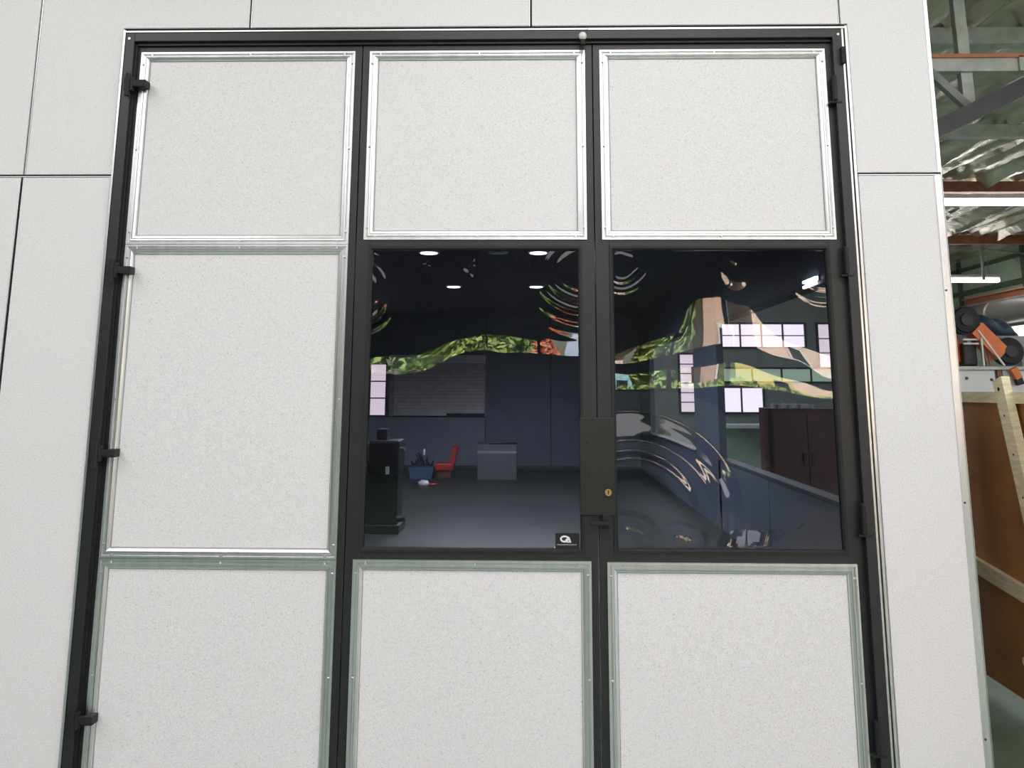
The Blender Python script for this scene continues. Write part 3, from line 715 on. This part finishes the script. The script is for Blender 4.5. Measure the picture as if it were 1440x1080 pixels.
bm = bmesh.new(); bar(bm, (3.415,Y,1.80), (3.475,Y,1.815), .10, .07); t.bm('yoke', bm, ORANGE)
bm = bmesh.new(); bar(bm, (3.105,Y+.1,1.97), (3.155,Y+.1,1.72), .10, .08, Vector((1,0,0))); t.bm('rear_arm', bm, ORANGE)
def wheel(x, z, r):
    bm = bmesh.new(); cyl(bm, (x,Y-.06,z), (x,Y+.05,z), r, n=32)
    es = [e for e in bm.edges if len(e.link_faces) == 2 and e.calc_face_angle(0) > 1]; bmesh.ops.bevel(bm, geom=es, offset=.016, segments=3, affect='EDGES')
    w_ = t.bm('wheel', bm, RUB)
    bm = bmesh.new(); cyl(bm, (x,Y-.075,z), (x,Y-.05,z), r*.42, n=20); sub(link_mesh('hub', bm, BLACKM), w_).matrix_parent_inverse = Matrix()
wheel(3.485, 1.795, .103); wheel(3.185, 2.025, .105)
t.box('gearbox', (3.19,3.27,Y-.05,Y+.06,1.94,2.03), DKSTEEL, .012)
t.box('motor', (3.165,3.265,Y-.01,Y+.09,1.69,1.86), BLACKM, .015)
for a, b in (((3.255,1.95),(3.425,1.69)),((3.275,1.89),(3.275,1.69))):
    bm = bmesh.new(); bar(bm, (a[0],Y-.07,a[1]), (b[0],Y-.07,b[1]), .012, .014, Vector((0,1,0))); t.bm('stay', bm, WHITE)
for x in (3.30, 3.32, 3.345):
    bm = bmesh.new(); bar(bm, (x-.02,Y-.03,1.85), (x,Y-.03,1.69), .010, .010, Vector((0,1,0))); t.bm('hose', bm, RUST)
for z in (1.845, 1.875): t.box('guard_bar', (3.15,3.26,Y-.06,Y-.045,z,z+.012), WHITE)
t = T('orange_strut', (3.50,3.34,1.6), 'short orange strut with black foot hanging below the stand rail', 'strut')
bm = bmesh.new(); bar(bm, (3.478,Y-.07,1.672), (3.515,Y-.07,1.60), .05, .05, Vector((0,1,0))); t.bm('strut', bm, ORANGE)
bm = bmesh.new(); bar(bm, (3.512,Y-.07,1.60), (3.524,Y-.07,1.555), .045, .045, Vector((0,1,0))); t.bm('foot', bm, RUB)
t = T('tarp_bundle', (3.7,4.2,1.69), 'navy tarp bundle behind the orange machine', 'tarp')
bm = bmesh.new(); bmesh.ops.create_icosphere(bm, subdivisions=4, radius=1, matrix=Matrix.Translation((3.78,4.25,2.02)) @ Matrix.Rotation(.35,4,'Y') @ Matrix.Diagonal((.24,.16,.085,1)))
for v in bm.verts: v.co += Vector((0,.01*math.sin(v.co.x*40),.012*math.sin(v.co.x*33+v.co.y*21)))
t.bm('tarp', bm, TARP, True)
t.box('pallet', (3.5,4.05,4.05,4.45,1.86,1.95), STEEL); 
for x in (3.52, 4.0): t.box('trestle_leg', (x,x+.04,4.2,4.28,0,1.86), STEEL)

# ================================================================ THE STREET BEHIND THE VIEWER (seen mirrored in the panes)
tag(boxo('lawn', (-40,40,-60,-14.2,-.25,-.05), GRASS), 'green lawn outside the shed windows behind the viewer', 'lawn', kind='structure')
def tree(x, y, h, r, m, label, seed):
    t = T('street_tree', (x,y,0), label, 'tree', 'trees outside the shed')
    bm = bmesh.new(); cyl(bm, (x,y,-.05), (x+.1,y,h*.5), .16, .09, n=10); t.bm('trunk', bm, BARK)
    g = np.random.default_rng(seed); n = 1500
    p = g.normal(0, 1, (n,3)); p /= np.linalg.norm(p, axis=1)[:,None]; p *= (g.random(n)**.4)[:,None]*np.array([r,r*.8,h*.42]); p += np.array([x,y,h*.55])
    V, Fc = [], []
    for q in p:
        a = g.normal(0,1,3); a /= np.linalg.norm(a); b = np.cross(a, g.normal(0,1,3)); b /= np.linalg.norm(b); s = .10+.10*g.random()
        k = len(V); V += [tuple(q-a*s), tuple(q+b*s*.5), tuple(q+a*s), tuple(q-b*s*.5)]; Fc.append((k,k+1,k+2,k+3))
    me = bpy.data.meshes.new('foliage'); me.from_pydata(V, [], Fc); me.materials.append(m)
    o = bpy.data.objects.new('foliage', me); C.objects.link(o); o['kind'] = 'stuff'; t.put(o)
for i, (x, y, h, r, m) in enumerate(((-7.5,-21,5.5,1.3,LEAF),(-4.6,-20.5,5,1.3,LEAF),(-1.9,-21,5.5,1.2,LEAF2),(-3.2,-26,5.6,1.4,LEAF),(3.4,-26,6,.36,LEAF2),(3.5,-20.6,5,.42,LEAF),(-6.2,-26,6,1.5,LEAF),(-.6,-26,6,1.15,LEAF),(12.8,-22,5,1.3,LEAF))):
    tree(x, y, h, r, m, ['dark green street tree','bushy green street tree','yellow green street tree','small green street tree','tall lime street tree','slim green tree before the pink house','large tree far along the street','big tree at the back of the lawn','green tree right of the pink house'][i]+' mirrored in the glass', 20+i)
tree(.28, -19.2, 3.0, .36, REDLEAF, 'red blossoming shrub mirrored beside the green trees', 51)
t = T('street_hedge', (4,-17.2,0), 'clipped bright green hedge along the lawn', 'hedge')
g = np.random.default_rng(3); V, Fc = [], []
for _ in range(5000):
    q = np.array([g.uniform(1,9), g.uniform(-17.6,-16.9), g.uniform(0,1.60)]); a = g.normal(0,1,3); a /= np.linalg.norm(a); b = np.cross(a, g.normal(0,1,3)); b /= np.linalg.norm(b)
    k = len(V); V += [tuple(q-a*.09), tuple(q+b*.05), tuple(q+a*.09), tuple(q-b*.05)]; Fc.append((k,k+1,k+2,k+3))
me = bpy.data.meshes.new('leaves'); me.from_pydata(V, [], Fc); me.materials.append(LEAF2); o = bpy.data.objects.new('leaves', me); C.objects.link(o); o['kind'] = 'stuff'; t.put(o)
t.box('hedge_core', (1,9,-17.5,-17.0,0,1.5), GRASS)
def house(x0, x1, y0, y1, h, wm, label, wins):
    t = T('street_house', ((x0+x1)/2,(y0+y1)/2,0), label, 'house')
    t.box('wall', (x0,x1,y0,y1,0,h), wm)
    bm = bmesh.new(); yc = (y0+y1)/2
    P = [(-.3,y0-.3,h),(-.3,y1+.3,h),(-.3,yc,h+1.3)]
    a = [bm.verts.new((x0+p[0],p[1],p[2])) for p in P]; b = [bm.verts.new((x1-p[0],p[1],p[2])) for p in P]
    bm.faces.new(a); bm.faces.new(b[::-1])
    for i in range(3): bm.faces.new((a[i],b[i],b[(i+1)%3],a[(i+1)%3]))
    bmesh.ops.recalc_face_normals(bm, faces=bm.faces); t.bm('roof', bm, ROOFR)
    for (a0,a1,b0,b1) in wins:
        f = t.box('window', (a0-.05,a1+.05,y1-.02,y1+.04,b0-.05,b1+.05), WHITE)
        sub(boxo('pane', (a0,a1,y1+.03,y1+.05,b0,b1), GLASSD), f).matrix_parent_inverse = Matrix()
house(4.35, 5.05, -25, -21, 4.2, TANW, 'tan rendered house mirrored at the peak in the right pane', ((4.8,5.2,1.7,2.5),))
house(5.85, 11.4, -24.5, -20.5, 4.4, PINKW, 'pale pink rendered house mirrored at the right', ((6.6,6.9,2.35,2.7),(8.3,8.7,2.35,2.75)))
house(1.3, 2.5, -27, -23, 3.0, PINKW, 'small pink house between the trees, mirrored left of the peak', ())
def van(x0, x1, y, h, m, label):
    t = T('parked_van', ((x0+x1)/2,y,0), label, 'van')
    bm = bmesh.new(); prism(bm, [(x0,.35),(x1,.35),(x1,1.0),(x1-.35,h*.62),(x1-.75,h),(x0+.05,h)], y-.9, y+.9); t.bm('body', bm, m)
    t.box('window', (x1-1.1,x1-.75,y+.89,y+.915,h*.62,h-.15), GLASSD)
    for x in (x0+.5, x1-.6):
        bm = bmesh.new(); cyl(bm, (x,y+.75,.32), (x,y+.95,.32), .33, n=24); t.bm('wheel', bm, RUB)
van(1.1, 3.0, -19.7, 1.92, AQUA, 'aqua van parked behind the hedge, mirrored in the right pane')
van(4.6, 6.5, -19.2, 1.95, YELLOW, 'yellow van parked behind the hedge, mirrored in the right pane')
t = T('street_sign_board', (.95,-18.5,0), 'pale blue board on two posts mirrored at the right end of the middle pane', 'sign board')
t.box('board', (.72,1.12,-18.55,-18.5,2.1,2.75), PALEB)
for x in (.75, 1.06): t.box('post', (x,x+.05,-18.6,-18.55,-.05,2.7), STEEL)
